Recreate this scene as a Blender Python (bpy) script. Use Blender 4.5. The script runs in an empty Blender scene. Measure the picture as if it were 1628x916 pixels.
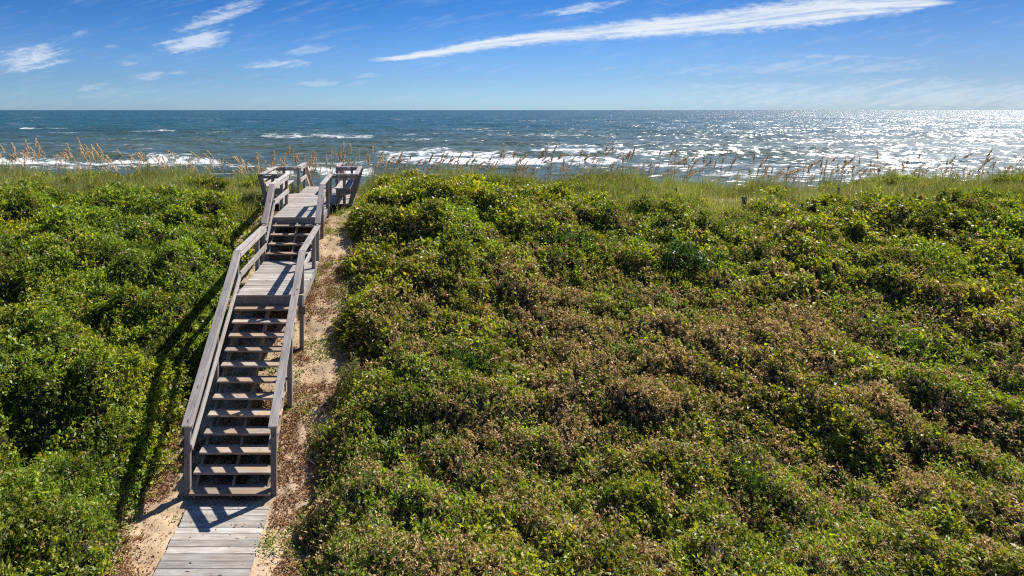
import bpy, math, random
import numpy as np
from mathutils import Vector

random.seed(7)
rng = np.random.default_rng(11)
SC = bpy.context.scene
COL = SC.collection
F = 1085.0            # focal length in photograph pixels
PX0, PY0 = 619.0, 175.0   # where the level viewing axis meets the photograph
CZ = 6.0              # eye height above the foot of the stairs
SEA = -3.5

# ------------------------------------------------------------------ camera
cam = bpy.data.cameras.new('camera')
cam.sensor_width = 36.0
cam.lens = 36.0 * F / 1628.0
cam.shift_x = (814.0 - PX0) / 1628.0
cam.shift_y = -(458.0 - PY0) / 1628.0
cam.clip_start = 0.1
cam.clip_end = 80000.0
camo = bpy.data.objects.new('camera', cam)
camo.location = (0, 0, CZ)
camo.rotation_euler = (math.radians(90), 0, 0)
COL.objects.link(camo)
SC.camera = camo

# ------------------------------------------------------------------ light
SUN_EL, SUN_AZ = math.radians(46), math.radians(49)     # azimuth to the right of +Y
sv = Vector((math.sin(SUN_AZ) * math.cos(SUN_EL), math.cos(SUN_AZ) * math.cos(SUN_EL), math.sin(SUN_EL)))
sun = bpy.data.lights.new('sun', 'SUN')
sun.energy = 5.0
sun.angle = math.radians(0.53)
sun.color = (1.0, 0.95, 0.87)
suno = bpy.data.objects.new('sun', sun)
suno.rotation_euler = sv.to_track_quat('Z', 'Y').to_euler()
suno.location = (20, 20, 30)
COL.objects.link(suno)
SC.view_settings.view_transform = 'Standard'
SC.view_settings.look = 'None'
SC.view_settings.gamma = 1
SC.view_settings.exposure = 0.7
SC.view_settings.use_curve_mapping = False
SC.cycles.max_bounces = 5
SC.cycles.diffuse_bounces = 2
SC.cycles.glossy_bounces = 2
SC.cycles.transmission_bounces = 3
SC.cycles.transparent_max_bounces = 4
SC.cycles.sample_clamp_indirect = 3.0
SC.cycles.use_denoising = False
SC.cycles.filter_width = 1.2


class NT:
    """small node-tree writer"""
    def __init__(s, tree):
        s.t = tree
        s.n = tree.nodes
        s.l = tree.links

    def node(s, typ, **kw):
        n = s.n.new(typ)
        for k, v in kw.items():
            setattr(n, k, v)
        return n

    def put(s, sock, v):
        if hasattr(v, 'is_output') or isinstance(v, bpy.types.NodeSocket):
            s.l.new(v, sock)
        else:
            sock.default_value = v

    def math(s, op, a, b=0.0, c=None, clamp=False):
        n = s.node('ShaderNodeMath', operation=op, use_clamp=clamp)
        s.put(n.inputs[0], a)
        s.put(n.inputs[1], b)
        if c is not None:
            s.put(n.inputs[2], c)
        return n.outputs[0]

    def vmath(s, op, a, b=None, scale=None):
        n = s.node('ShaderNodeVectorMath', operation=op)
        s.put(n.inputs[0], a)
        if b is not None:
            s.put(n.inputs[1], b)
        if scale is not None:
            s.put(n.inputs['Scale'], scale)
        return n.outputs[0]

    def mix(s, f, a, b, blend='MIX'):
        n = s.node('ShaderNodeMix', data_type='RGBA', blend_type=blend)
        s.put(n.inputs[0], f)
        s.put(n.inputs[6], a)
        s.put(n.inputs[7], b)
        return n.outputs[2]

    def sstep(s, v, a, b):
        n = s.node('ShaderNodeMapRange', interpolation_type='SMOOTHSTEP')
        s.put(n.inputs[0], v)
        n.inputs[1].default_value = a
        n.inputs[2].default_value = b
        return n.outputs[0]

    def noise(s, vec, scale, detail=3.0, rough=0.55, dist=0.0):
        n = s.node('ShaderNodeTexNoise')
        if vec is not None:
            s.put(n.inputs['Vector'], vec)
        n.inputs['Scale'].default_value = scale
        n.inputs['Detail'].default_value = detail
        n.inputs['Roughness'].default_value = rough
        n.inputs['Distortion'].default_value = dist
        return n

    def comb(s, x, y, z=0.0):
        n = s.node('ShaderNodeCombineXYZ')
        s.put(n.inputs[0], x)
        s.put(n.inputs[1], y)
        s.put(n.inputs[2], z)
        return n.outputs[0]

    def curve(s, v, pts, lo, hi):
        """piecewise curve through pts (x, y) in plain units; y is rescaled from lo..hi"""
        x0, x1 = pts[0][0], pts[-1][0]
        m = s.node('ShaderNodeMapRange')
        s.put(m.inputs[0], v)
        m.inputs[1].default_value = x0
        m.inputs[2].default_value = x1
        c = s.node('ShaderNodeFloatCurve')
        s.l.new(m.outputs[0], c.inputs['Value'])
        cu = c.mapping.curves[0]
        P = [((x - x0) / (x1 - x0), (y - lo) / (hi - lo)) for x, y in pts]
        cu.points[0].location = P[0]
        cu.points[1].location = P[-1]
        for p in P[1:-1]:
            cu.points.new(*p)
        c.mapping.update()
        o = s.node('ShaderNodeMapRange')
        s.l.new(c.outputs[0], o.inputs[0])
        o.inputs[3].default_value = lo
        o.inputs[4].default_value = hi
        o.clamp = False
        return o.outputs[0]


# ------------------------------------------------------------------ sky with thin clouds
world = bpy.data.worlds.new('World')
SC.world = world
world.use_nodes = True
w = NT(world.node_tree)
w.n.clear()
sky = w.node('ShaderNodeTexSky', sky_type='NISHITA')
sky.sun_disc = False
sky.sun_elevation = SUN_EL
sky.sun_rotation = SUN_AZ
sky.altitude = 0
sky.air_density = 1.0
sky.dust_density = 0.4
sky.ozone_density = 3.0
geo = w.node('ShaderNodeTexCoord')
sep = w.node('ShaderNodeSeparateXYZ')
w.l.new(geo.outputs['Generated'], sep.inputs[0])
yy = w.math('MAXIMUM', sep.outputs[1], 0.02)
U = w.math('MULTIPLY_ADD', w.math('DIVIDE', sep.outputs[0], yy), F, PX0)        # degrees-like sky coordinates
V = w.math('MULTIPLY_ADD', w.math('DIVIDE', sep.outputs[2], yy), -F, PY0)
UV = w.comb(U, V)
elev = w.math('DIVIDE', sep.outputs[2], w.math('MAXIMUM', w.math('SQRT', w.math('SUBTRACT', 1.0, w.math('MULTIPLY', sep.outputs[2], sep.outputs[2]))), 0.01))
# deep dry-air blue overhead, paler low down
tint = w.mix(w.sstep(elev, 0.0, 0.05), (0.50, 0.82, 1.38, 1), (0.38, 0.62, 1.08, 1))
tint = w.mix(w.sstep(elev, 0.03, 0.17), tint, (0.145, 0.405, 0.83, 1))
tint = w.mix(w.sstep(elev, 0.25, 0.8), tint, (0.45, 0.72, 1.05, 1))
tint = w.mix(w.sstep(U, 650.0, 1600.0), tint, w.mix(1.0, tint, (0.80, 0.73, 0.73, 1), 'MULTIPLY'))
SKYTINT = w.mix(1.0, sky.outputs[0], tint, 'MULTIPLY')
n1 = w.noise(w.vmath('MULTIPLY', UV, (0.012, 0.05, 1)), 1.0, 8, 0.68, 0.6).outputs[0]
n2 = w.noise(w.vmath('MULTIPLY', UV, (0.05, 0.20, 1)), 1.0, 5, 0.65, 0.3).outputs[0]
n3 = w.noise(w.vmath('MULTIPLY', w.vmath('ADD', UV, w.comb(0.0, w.math('MULTIPLY', U, 0.25))), (0.011, 0.10, 1)), 1.0, 4, 0.6, 0.2).outputs[0]
cu = w.math('MULTIPLY_ADD', w.math('SUBTRACT', n1, 0.5), 26.0, V)
# long streak
cen = w.curve(U, [(560, 97), (640, 91), (814, 65), (1000, 47), (1100, 39), (1250, 24), (1400, 9), (1540, 3)], -20, 120)
hw = w.curve(U, [(560, 0.5), (620, 4), (814, 10.5), (1000, 15), (1100, 18), (1250, 24), (1400, 18), (1500, 5), (1540, 0.5)], 0, 40)
d = w.math('ABSOLUTE', w.math('SUBTRACT', w.math('MULTIPLY_ADD', w.math('SUBTRACT', n1, 0.5), 12.0, V), cen))
r = w.math('DIVIDE', d, w.math('MAXIMUM', hw, 0.6))
streak = w.math('SUBTRACT', 1.0, w.sstep(w.math('MULTIPLY_ADD', w.math('SUBTRACT', n2, 0.5), 1.1, r), 0.35, 1.2))
inside = w.math('MULTIPLY', streak, w.sstep(U, 575, 640))
inside = w.math('MULTIPLY', inside, w.math('SUBTRACT', 1.0, w.sstep(U, 1470, 1535)))
n4 = w.noise(w.vmath('MULTIPLY', w.comb(U, w.math('SUBTRACT', V, cen)), (0.008, 0.16, 1)), 1.0, 6, 0.65, 0.5).outputs[0]
gap = w.sstep(w.math('ADD', w.math('MULTIPLY', w.math('ABSOLUTE', w.math('SUBTRACT', V, w.math('ADD', cen, 5.0))), 0.09), w.math('MULTIPLY', n2, 1.1)), 0.42, 0.75)
total = w.math('MULTIPLY', inside, w.math('MULTIPLY', w.math('MULTIPLY_ADD', gap, 0.30, 0.70), w.math('MULTIPLY_ADD', w.sstep(n4, 0.32, 0.58), 0.50, 0.48)))
# smaller wisps: centre u, v, half length, half height, tilt, density
PUFFS = [(48, 92, 62, 24, -0.10, 0.75), (312, 64, 62, 22, -0.22, 0.75), (352, 24, 78, 15, -0.38, 0.65), (436, 103, 56, 9, -0.02, 0.55),
         (492, 78, 46, 9, -0.12, 0.35), (930, 13, 82, 8, -0.14, 0.7), (1290, 108, 260, 12, -0.02, 0.28), (1330, 92, 120, 4, 0.02, 0.3),
         (126, 55, 17, 6, -0.3, 0.26), (178, 71, 15, 5, 0.0, 0.22), (203, 100, 22, 5, 0.0, 0.4), (232, 122, 34, 8, -0.1, 0.4),
         (150, 136, 26, 6, -0.1, 0.3), (282, 114, 18, 5, -0.1, 0.3), (505, 132, 40, 5, -0.1, 0.3), (583, 118, 26, 7, -0.1, 0.25),
         (180, 148, 70, 8, -0.1, 0.14), (1240, 136, 220, 6, 0.0, 0.26), (1500, 152, 460, 26, 0.0, 0.40), (860, 24, 40, 4, -0.1, 0.2)]
for (a, b, hx, hy, tl, den) in PUFFS:
    du = w.math('SUBTRACT', U, float(a))
    dv = w.math('SUBTRACT', cu, w.math('MULTIPLY_ADD', du, float(tl), float(b)))
    e = w.math('ADD', w.math('POWER', w.math('ABSOLUTE', w.math('DIVIDE', du, float(hx))), 2.0),
               w.math('POWER', w.math('ABSOLUTE', w.math('DIVIDE', dv, float(hy))), 2.0))
    e = w.math('ADD', w.math('MULTIPLY_ADD', w.math('SUBTRACT', n2, 0.5), 2.4, e), w.math('MULTIPLY', w.math('SUBTRACT', n3, 0.5), 3.2))
    m = w.math('MULTIPLY', w.math('SUBTRACT', 1.0, w.sstep(e, -0.6, 1.15)), float(den))
    total = w.math('MAXIMUM', total, m)
veil = w.math('MULTIPLY', w.sstep(n3, 0.45, 0.75), w.math('MULTIPLY', w.sstep(n1, 0.35, 0.7), 0.16))
total = w.math('MAXIMUM', total, veil)
total = w.math('MULTIPLY', total, w.math('GREATER_THAN', sep.outputs[1], 0.05))
total = w.math('MULTIPLY', total, w.math('GREATER_THAN', sep.outputs[2], 0.0), clamp=True)
skyc = w.mix(total, SKYTINT, (7.0, 7.6, 8.3, 1))
bg = w.node('ShaderNodeBackground')
w.l.new(skyc, bg.inputs[0])
bg.inputs[1].default_value = 0.07
wo = w.node('ShaderNodeOutputWorld')
w.l.new(bg.outputs[0], wo.inputs[0])


# ------------------------------------------------------------------ materials
def new_mat(name):
    m = bpy.data.materials.new(name)
    m.use_nodes = True
    t = NT(m.node_tree)
    t.n.clear()
    out = t.node('ShaderNodeOutputMaterial')
    return m, t, out


def wood(name, light, dark, warm=0.0, bleach=0.5):
    m, t, out = new_mat(name)
    bc = t.node('ShaderNodeAttribute', attribute_name='bc').outputs['Vector']
    rn = t.node('ShaderNodeAttribute', attribute_name='rnd').outputs['Fac']
    g1 = t.noise(t.vmath('MULTIPLY', bc, (2.2, 60, 60)), 1.0, 5, 0.6, 0.6).outputs[0]
    g2 = t.noise(t.vmath('MULTIPLY', bc, (5.0, 190, 190)), 1.0, 3, 0.6).outputs[0]
    st = t.noise(t.vmath('MULTIPLY', bc, (2.6, 7, 7)), 1.0, 5, 0.65).outputs[0]
    c = t.mix(t.sstep(g1, 0.32, 0.68), dark, light)
    c = t.mix(t.math('MULTIPLY', t.sstep(g2, 0.50, 0.72), 0.55), c, (dark[0] * 0.4, dark[1] * 0.4, dark[2] * 0.4, 1))
    c = t.mix(t.math('MULTIPLY', t.sstep(st, 0.45, 0.75), bleach), c, (0.54, 0.52, 0.49, 1))
    c = t.mix(t.math('MULTIPLY', t.sstep(st, 0.5, 0.25), 0.45), c, (dark[0] * 0.65, dark[1] * 0.62, dark[2] * 0.62, 1))
    if warm:
        c = t.mix(t.math('MULTIPLY', t.sstep(t.noise(t.vmath('MULTIPLY', bc, (3, 9, 9)), 0.7, 4).outputs[0], 0.40, 0.62), warm), c, (0.36, 0.215, 0.10, 1))
    # knots
    vo = t.node('ShaderNodeTexVoronoi')
    t.l.new(t.vmath('MULTIPLY', bc, (3.0, 9, 9)), vo.inputs['Vector'])
    vo.inputs['Scale'].default_value = 1.0
    c = t.mix(t.math('SUBTRACT', 1.0, t.sstep(vo.outputs['Distance'], 0.07, 0.13)), c, (0.06, 0.045, 0.035, 1))
    br = t.math('MULTIPLY_ADD', rn, 0.50, 0.78)
    c = t.mix(1.0, c, t.comb(br, br, br), 'MULTIPLY')
    p = t.node('ShaderNodeBsdfPrincipled')
    t.l.new(c, p.inputs['Base Color'])
    p.inputs['Roughness'].default_value = 0.72
    p.inputs['Specular IOR Level'].default_value = 0.35
    b = t.node('ShaderNodeBump')
    b.inputs['Strength'].default_value = 0.5
    b.inputs['Distance'].default_value = 0.004
    t.l.new(t.math('ADD', g1, t.math('MULTIPLY', g2, 0.6)), b.inputs['Height'])
    t.l.new(b.outputs[0], p.inputs['Normal'])
    t.l.new(p.outputs[0], out.inputs[0])
    return m


M_DECK = wood('weathered_deck_wood', (0.42, 0.395, 0.365, 1), (0.24, 0.215, 0.19, 1), 0.12, 0.65)
M_TREAD = wood('worn_tread_wood', (0.40, 0.345, 0.285, 1), (0.25, 0.20, 0.16, 1), 0.6, 0.35)
M_RAIL = wood('weathered_rail_wood', (0.42, 0.39, 0.37, 1), (0.25, 0.225, 0.21, 1), 0.10, 0.45)
M_POST = wood('weathered_post_wood', (0.27, 0.245, 0.235, 1), (0.15, 0.13, 0.12, 1), 0.06, 0.2)
M_OLD = wood('old_post_wood', (0.12, 0.105, 0.10, 1), (0.06, 0.052, 0.05, 1), 0.0, 0.05)


def leaf_mat(name, trans, rough, spec, through=(1.5, 1.4, 0.40, 1)):
    m, t, out = new_mat(name)
    c = t.node('ShaderNodeAttribute', attribute_name='Col').outputs['Color']
    p = t.node('ShaderNodeBsdfPrincipled')
    t.l.new(c, p.inputs['Base Color'])
    p.inputs['Roughness'].default_value = rough
    p.inputs['Specular IOR Level'].default_value = spec
    tr = t.node('ShaderNodeBsdfTranslucent')
    t.l.new(t.mix(1.0, c, through, 'MULTIPLY'), tr.inputs[0])
    mx = t.node('ShaderNodeMixShader')
    mx.inputs[0].default_value = trans
    t.l.new(p.outputs[0], mx.inputs[1])
    t.l.new(tr.outputs[0], mx.inputs[2])
    t.l.new(mx.outputs[0], out.inputs[0])
    return m


M_LEAF = leaf_mat('green_leaf', 0.42, 0.50, 0.60)
M_DRY = leaf_mat('dry_leaf', 0.28, 0.7, 0.25, (1.3, 1.1, 0.85, 1))
M_GRASS = leaf_mat('dune_grass', 0.35, 0.5, 0.4)
M_OAT = leaf_mat('sea_oat_straw', 0.40, 0.6, 0.3, (1.2, 1.1, 0.9, 1))


def twig_mat():
    m, t, out = new_mat('twig_bark')
    co = t.node('ShaderNodeTexCoord').outputs['Object']
    c = t.mix(t.noise(co, 9.0, 3).outputs[0], (0.10, 0.075, 0.055, 1), (0.30, 0.25, 0.20, 1))
    p = t.node('ShaderNodeBsdfPrincipled')
    t.l.new(c, p.inputs['Base Color'])
    p.inputs['Roughness'].default_value = 0.8
    t.l.new(p.outputs[0], out.inputs[0])
    return m


M_TWIG = twig_mat()


def soil_shade_mat():
    m, t, out = new_mat('stems_soil_and_painted_shade')
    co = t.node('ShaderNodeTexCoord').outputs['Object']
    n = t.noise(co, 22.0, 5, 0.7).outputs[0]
    c = t.mix(t.sstep(n, 0.35, 0.7), (0.018, 0.016, 0.010, 1), (0.075, 0.058, 0.035, 1))  # stems and litter, with the shade of leaf gaps painted into the dark colour
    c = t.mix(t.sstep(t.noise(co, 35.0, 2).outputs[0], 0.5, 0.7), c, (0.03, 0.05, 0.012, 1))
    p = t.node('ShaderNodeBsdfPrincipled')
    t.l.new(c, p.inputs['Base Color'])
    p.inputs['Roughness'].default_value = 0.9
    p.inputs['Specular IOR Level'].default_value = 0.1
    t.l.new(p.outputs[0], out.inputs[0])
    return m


M_SOIL_SHADE = soil_shade_mat()


def sand_mat():
    m, t, out = new_mat('dune_sand')
    co = t.node('ShaderNodeTexCoord').outputs['Object']
    big = t.noise(co, 0.9, 4, 0.6).outputs[0]
    fine = t.noise(co, 60.0, 4, 0.7).outputs[0]
    mid = t.noise(co, 9.0, 5, 0.65).outputs[0]
    c = t.mix(t.sstep(big, 0.3, 0.7), (0.42, 0.30, 0.185, 1), (0.54, 0.41, 0.27, 1))
    c = t.mix(t.math('MULTIPLY', t.sstep(mid, 0.52, 0.72), 0.6), c, (0.22, 0.145, 0.085, 1))
    c = t.mix(t.math('MULTIPLY', t.sstep(fine, 0.56, 0.72), 0.6), c, (0.16, 0.105, 0.065, 1))
    # wet sand close to the water
    sp = t.node('ShaderNodeSeparateXYZ')
    t.l.new(co, sp.inputs[0])
    c = t.mix(t.math('SUBTRACT', 1.0, t.sstep(sp.outputs[2], -3.4, -2.6)), c, (0.20, 0.17, 0.13, 1))
    p = t.node('ShaderNodeBsdfPrincipled')
    t.l.new(c, p.inputs['Base Color'])
    p.inputs['Roughness'].default_value = 0.9
    p.inputs['Specular IOR Level'].default_value = 0.15
    b = t.node('ShaderNodeBump')
    b.inputs['Strength'].default_value = 0.8
    b.inputs['Distance'].default_value = 0.03
    t.l.new(t.math('ADD', mid, t.math('MULTIPLY', fine, 0.4)), b.inputs['Height'])
    t.l.new(b.outputs[0], p.inputs['Normal'])
    t.l.new(p.outputs[0], out.inputs[0])
    return m


M_SAND = sand_mat()


def sea_mat():
    m, t, out = new_mat('sea_water')
    pos = t.node('ShaderNodeNewGeometry').outputs['Position']
    nrm = t.node('ShaderNodeNewGeometry').outputs['Normal']
    foam_a = t.node('ShaderNodeAttribute', attribute_name='foam').outputs['Fac']
    sp = t.node('ShaderNodeSeparateXYZ')
    t.l.new(pos, sp.inputs[0])
    # wind chop as tilted facets at several sizes
    def facet(scale, det, amp):
        n = t.noise(t.vmath('MULTIPLY', pos, (scale * 0.55, scale, scale)), 1.0, det, 0.6, 0.3).outputs['Color']
        v = t.vmath('SUBTRACT', n, (0.5, 0.5, 0.5))
        return t.vmath('MULTIPLY', v, (amp * 0.8, amp, 0.0))
    tilt = t.vmath('ADD', facet(0.9, 4, 2.5), facet(0.13, 4, 1.5))
    tilt = t.vmath('ADD', tilt, facet(0.022, 3, 0.5))
    N = t.vmath('NORMALIZE', t.vmath('ADD', nrm, tilt))
    shallow = t.math('SUBTRACT', 1.0, t.sstep(sp.outputs[1], 130.0, 420.0))
    patch = t.noise(t.vmath('MULTIPLY', pos, (0.004, 0.012, 1)), 1.0, 4, 0.6).outputs[0]
    c = t.mix(t.sstep(patch, 0.35, 0.65), (0.010, 0.050, 0.043, 1), (0.018, 0.072, 0.056, 1))
    c = t.mix(shallow, c, (0.060, 0.088, 0.052, 1))
    fn = t.noise(t.vmath('MULTIPLY', pos, (0.6, 1.1, 1)), 1.0, 7, 0.7, 0.8).outputs[0]
    fm = t.math('MULTIPLY', t.sstep(t.math('ADD', foam_a, t.math('MULTIPLY', t.math('SUBTRACT', fn, 0.5), 2.6)), 0.40, 0.90), 0.93)
    wc = t.noise(t.vmath('MULTIPLY', pos, (0.035, 0.10, 1)), 1.0, 6, 0.7, 0.5).outputs[0]
    wm = t.math('MULTIPLY', t.math('MULTIPLY', t.sstep(wc, 0.58, 0.70), 0.8), t.sstep(fn, 0.46, 0.6))
    fm = t.math('MAXIMUM', fm, wm)
    p = t.node('ShaderNodeBsdfPrincipled')
    t.l.new(c, p.inputs['Base Color'])
    p.inputs['Roughness'].default_value = 0.30
    p.inputs['IOR'].default_value = 1.36
    p.inputs['Specular IOR Level'].default_value = 0.65
    t.l.new(N, p.inputs['Normal'])
    f = t.node('ShaderNodeBsdfDiffuse')
    f.inputs[0].default_value = (0.80, 0.82, 0.82, 1)
    mx = t.node('ShaderNodeMixShader')
    t.l.new(fm, mx.inputs[0])
    t.l.new(p.outputs[0], mx.inputs[1])
    t.l.new(f.outputs[0], mx.inputs[2])
    t.l.new(mx.outputs[0], out.inputs[0])
    return m


M_SEA = sea_mat()


# ------------------------------------------------------------------ numpy noise
def _h(ix, iy, seed):
    n = (ix.astype(np.int64) * 374761393 + iy.astype(np.int64) * 668265263 + seed * 974634777) & 0xffffffff
    n = ((n ^ (n >> 13)) * 1274126177) & 0xffffffff
    n = (n ^ (n >> 16)) & 0xffffffff
    return n / 4294967295.0


def vn(x, y, seed=0):
    ix, iy = np.floor(x), np.floor(y)
    fx, fy = x - ix, y - iy
    fx = fx * fx * fx * (fx * (fx * 6 - 15) + 10)
    fy = fy * fy * fy * (fy * (fy * 6 - 15) + 10)
    a, b = _h(ix, iy, seed), _h(ix + 1, iy, seed)
    c, d_ = _h(ix, iy + 1, seed), _h(ix + 1, iy + 1, seed)
    return (a * (1 - fx) + b * fx) * (1 - fy) + (c * (1 - fx) + d_ * fx) * fy


def fbm(x, y, seed=0, octv=4):
    s, a, tot = 0, 1.0, 0
    for k in range(octv):
        s = s + a * vn(x * 2 ** k + 17.3 * k, y * 2 ** k - 9.1 * k, seed + k)
        tot += a
        a *= 0.5
    return s / tot


def domes(x, y, cell, seed):
    """rounded heads side by side, 0..1"""
    gx, gy = np.floor(x / cell), np.floor(y / cell)
    best = np.zeros_like(x)
    for i in (-1, 0, 1):
        for j in (-1, 0, 1):
            cx = (gx + i + _h(gx + i, gy + j, seed)) * cell
            cy = (gy + j + _h(gx + i, gy + j, seed + 1)) * cell
            rr = cell * (0.55 + 0.55 * _h(gx + i, gy + j, seed + 2))
            hh = 0.45 + 0.55 * _h(gx + i, gy + j, seed + 3)
            q = 1 - ((x - cx) ** 2 + (y - cy) ** 2) / rr ** 2
            best = np.maximum(best, hh * np.sqrt(np.clip(q, 0, 1)))
    return best


def ss(v, a, b):
    q = np.clip((v - a) / (b - a), 0, 1)
    return q * q * (3 - 2 * q)


# ------------------------------------------------------------------ the dune
_pd = [-30, 5, 8, 10.2, 10.7, 12, 13.8, 16, 18.1, 19.7, 22, 26, 28, 33, 40, 60, 80, 112, 200, 600]
_pz = [-0.6, -.12, -.06, -.03, .08, .60, 1.12, 1.95, 2.60, 2.88, 2.97, 2.95, 2.60, .6, -1.8, -3.1, -3.75, -4.8, -9, -12]
_cu = [-400, 0, 200, 400, 470, 560, 600, 700, 830, 900, 1000, 1080, 1150, 1250, 1350, 1420, 1480, 1540, 1628, 2000]
_cy = [268, 267, 268, 274, 288, 282, 272, 276, 282, 276, 276, 284, 292, 289, 283, 278, 283, 287, 278, 280]


def ground(x, y):
    x = np.asarray(x, float)
    y = np.asarray(y, float)
    yr = y + 0.8 * (fbm(x * .16 + 3, y * 0 + 2, 5, 2) - .5) * np.clip(np.abs(x + 2.4) / 4 - .4, 0, 1)
    z = np.interp(yr, _pd, _pz)
    u = PX0 + F * x / np.maximum(y, 12.0)
    crest = CZ - (np.interp(u, _cu, _cy) - PY0) * 26.5 / F - np.where(u < 600, 0.50, 0.43)
    wgt = ss(y, 20.5, 26) * (1 - ss(y, 28.5, 34))
    z = z + wgt * (crest - 2.95)
    z = z + .11 * np.exp(-((x + 1.05) / .55) ** 2) * ss(y, 18.8, 20.2) * (1 - ss(y, 23.2, 24.5))
    z = z + 0.10 * (fbm(x * .7, y * .7, 31, 4) - .5) * (np.abs(y) < 60) + .25 * (fbm(x * .2, y * .2, 33, 2) - .5) * ss(np.abs(x + 2.4), 1.2, 4) * (y < 60)
    return z


_bu = [-400, 0, 200, 400, 480, 560, 590, 640, 780, 840, 1000, 1150, 1250, 1330, 1400, 1628, 2000]
_bd = [21.6, 21.8, 22.4, 21.6, 20.5, 20, 24.5, 25.5, 25, 22.0, 20.0, 18.0, 18.0, 18.8, 19.8, 20.4, 20.4]

SPOTS = [(1150, 321, 50, 6), (1105, 325, 26, 5), (1290, 311, 30, 4), (6, 306, 26, 7), (1345, 308, 18, 3), (1040, 306, 16, 3)]


def bare_spot(x, y):
    u = PX0 + F * x / np.maximum(y, 12)
    v = PY0 + F * (CZ - ground(x, y)) / np.maximum(y, 12)
    m = 0 * x
    for (pu, pv, ru, rv) in SPOTS:
        m = np.maximum(m, np.exp(-(((u - pu) / ru) ** 2 + ((v - pv) / rv) ** 2) ** 1.5))
    return m * (y > 16) * (.55 + .9 * fbm(x * 2, y * 2, 59, 3))


BR_X = [600, 750, 900, 1050, 1200, 1400, 1600]
BR_Y = [300, 350, 400, 450, 500, 580, 660, 740, 820, 900]
BR = np.array([[.02, .02, .05, .10, .15, .05, .05], [.12, .15, .15, .28, .25, .12, .12], [.2, .42, .45, .2, .28, .22, .18],
               [.3, .3, .62, .45, .5, .38, .28], [.4, .3, .78, .62, .75, .55, .42], [.4, .22, .72, .75, .7, .5, .5],
               [.3, .5, .68, .75, .5, .55, .55], [.35, .48, .45, .35, .35, .62, .5], [.35, .42, .35, .35, .42, .5, .4],
               [.4, .6, .4, .5, .3, .5, .35]])


def brown(x, y, z):
    """share of dried growth at a place on the dune"""
    u = PX0 + F * x / np.maximum(y, 1)
    v = PY0 + F * (CZ - z) / np.maximum(y, 1)
    fx = np.clip(np.interp(u, BR_X, range(len(BR_X))), 0, len(BR_X) - 1.001)
    fy = np.clip(np.interp(v, BR_Y, range(len(BR_Y))), 0, len(BR_Y) - 1.001)
    i, j = fx.astype(int), fy.astype(int)
    a, b = fx - i, fy - j
    g = (BR[j, i] * (1 - a) + BR[j, i + 1] * a) * (1 - b) + (BR[j + 1, i] * (1 - a) + BR[j + 1, i + 1] * a) * b
    g = np.where(x < -2.4, 0.07, np.clip(g * 1.10 + .03 * (g > .3), 0, 1))
    return np.clip(g + ((fbm(x * .9 + .5 * y, y * 1.1, 77, 3) - .5) * .8 + (fbm(x * 3.1, y * 3.1, 79, 2) - .5) * 1.0) * np.where(x < -2.4, .35, 1), 0, 1)


def thick(x, y):
    """height of the bush canopy above the sand; 0 where sand shows"""
    er = -1.02 + .35 * (fbm(y * .9, y * 0 + 4, 51, 3) - .5) * 2 + .1 * ss(y, 18, 22)
    el = -3.54 + .30 * (fbm(y * .9, y * 0 + 9, 52, 3) - .5) * 2 + .22 * ss(y, 10, 13)
    side = np.maximum(ss(x, er - .22, er + .95) ** .8, ss(-x, -el, -el + 1.7) ** .8)
    u = PX0 + F * x / np.maximum(y, 6)
    lim = np.interp(u, _bu, _bd) + 3.2 * (fbm(x * .55 + 7, y * .8, 57, 4) - .5)
    back = 1 - ss(y, lim - .7, lim + .5)
    isle = ss(fbm(x * .8, y * 1.1, 58, 3), .56, .66) * (y < 27.5) * ((x < -4.2) | (x > -.4))
    back = np.maximum(back, isle * .62) * (1 - np.clip(bare_spot(x, y) * 1.3, 0, 1))
    wx, wy = x + .5 * (fbm(x, y, 61, 2) - .5), y + .5 * (fbm(x, y, 62, 2) - .5)
    big = domes(wx, wy, 1.9, 100)
    mid = domes(wx, wy, .80, 200)
    sml = domes(x, y, .36, 300)
    left = x < -2.4
    flat = np.where(left, 1.0, np.interp(y, [8, 13, 16, 19], [.75, .5, .7, 1.15]))
    hol = ss(fbm(x * .75 + 3, y * .9 + 1, 64, 3), .30, .50)
    T = .04 + (.72 * big * flat + .46 * mid * np.clip(flat, .8, 1.1)) * (.52 + .48 * hol - .12 * (1 - hol) * ss(y, 14.5, 17)) + .20 * sml + .2 * (fbm(x * 2, y * 2, 63, 3) - .5)
    T = T * np.interp(y, [15, 19, 22, 26], [1, .82, .66, .5])
    return np.clip(T, .05, 2) * side * back


def canopy(x, y):
    return ground(x, y) + thick(x, y)


def at(px, py, lo=6.0, hi=34.0, f=canopy):
    """first place along a line of sight that meets the growth"""
    D = np.arange(lo, hi, .03)
    X = (px - PX0) * D / F
    Z = CZ - (py - PY0) * D / F
    hit = np.nonzero(Z <= f(X, D))[0]
    k = hit[0] if len(hit) else len(D) - 1
    return float(X[k]), float(D[k]), float(ground(X[k], D[k]))


# ------------------------------------------------------------------ object helpers
def tag(o, label=None, cat=None, group=None, kind=None):
    if label:
        o['label'] = label
    if cat:
        o['category'] = cat
    if group:
        o['group'] = group
    if kind:
        o['kind'] = kind
    return o


def empty(name, loc):
    o = bpy.data.objects.new(name, None)
    o.location = loc
    o.empty_display_size = .2
    COL.objects.link(o)
    return o


def link_mesh(name, me, mats, parent=None, world=True):
    o = bpy.data.objects.new(name, me)
    for m in (mats if isinstance(mats, (list, tuple)) else [mats]):
        me.materials.append(m)
    COL.objects.link(o)
    if parent is not None:
        o.parent = parent
        if world:
            q = parent
            off = Vector((0, 0, 0))
            while q is not None:
                off += q.location
                q = q.parent
            o.location = -off
    return o


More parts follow.
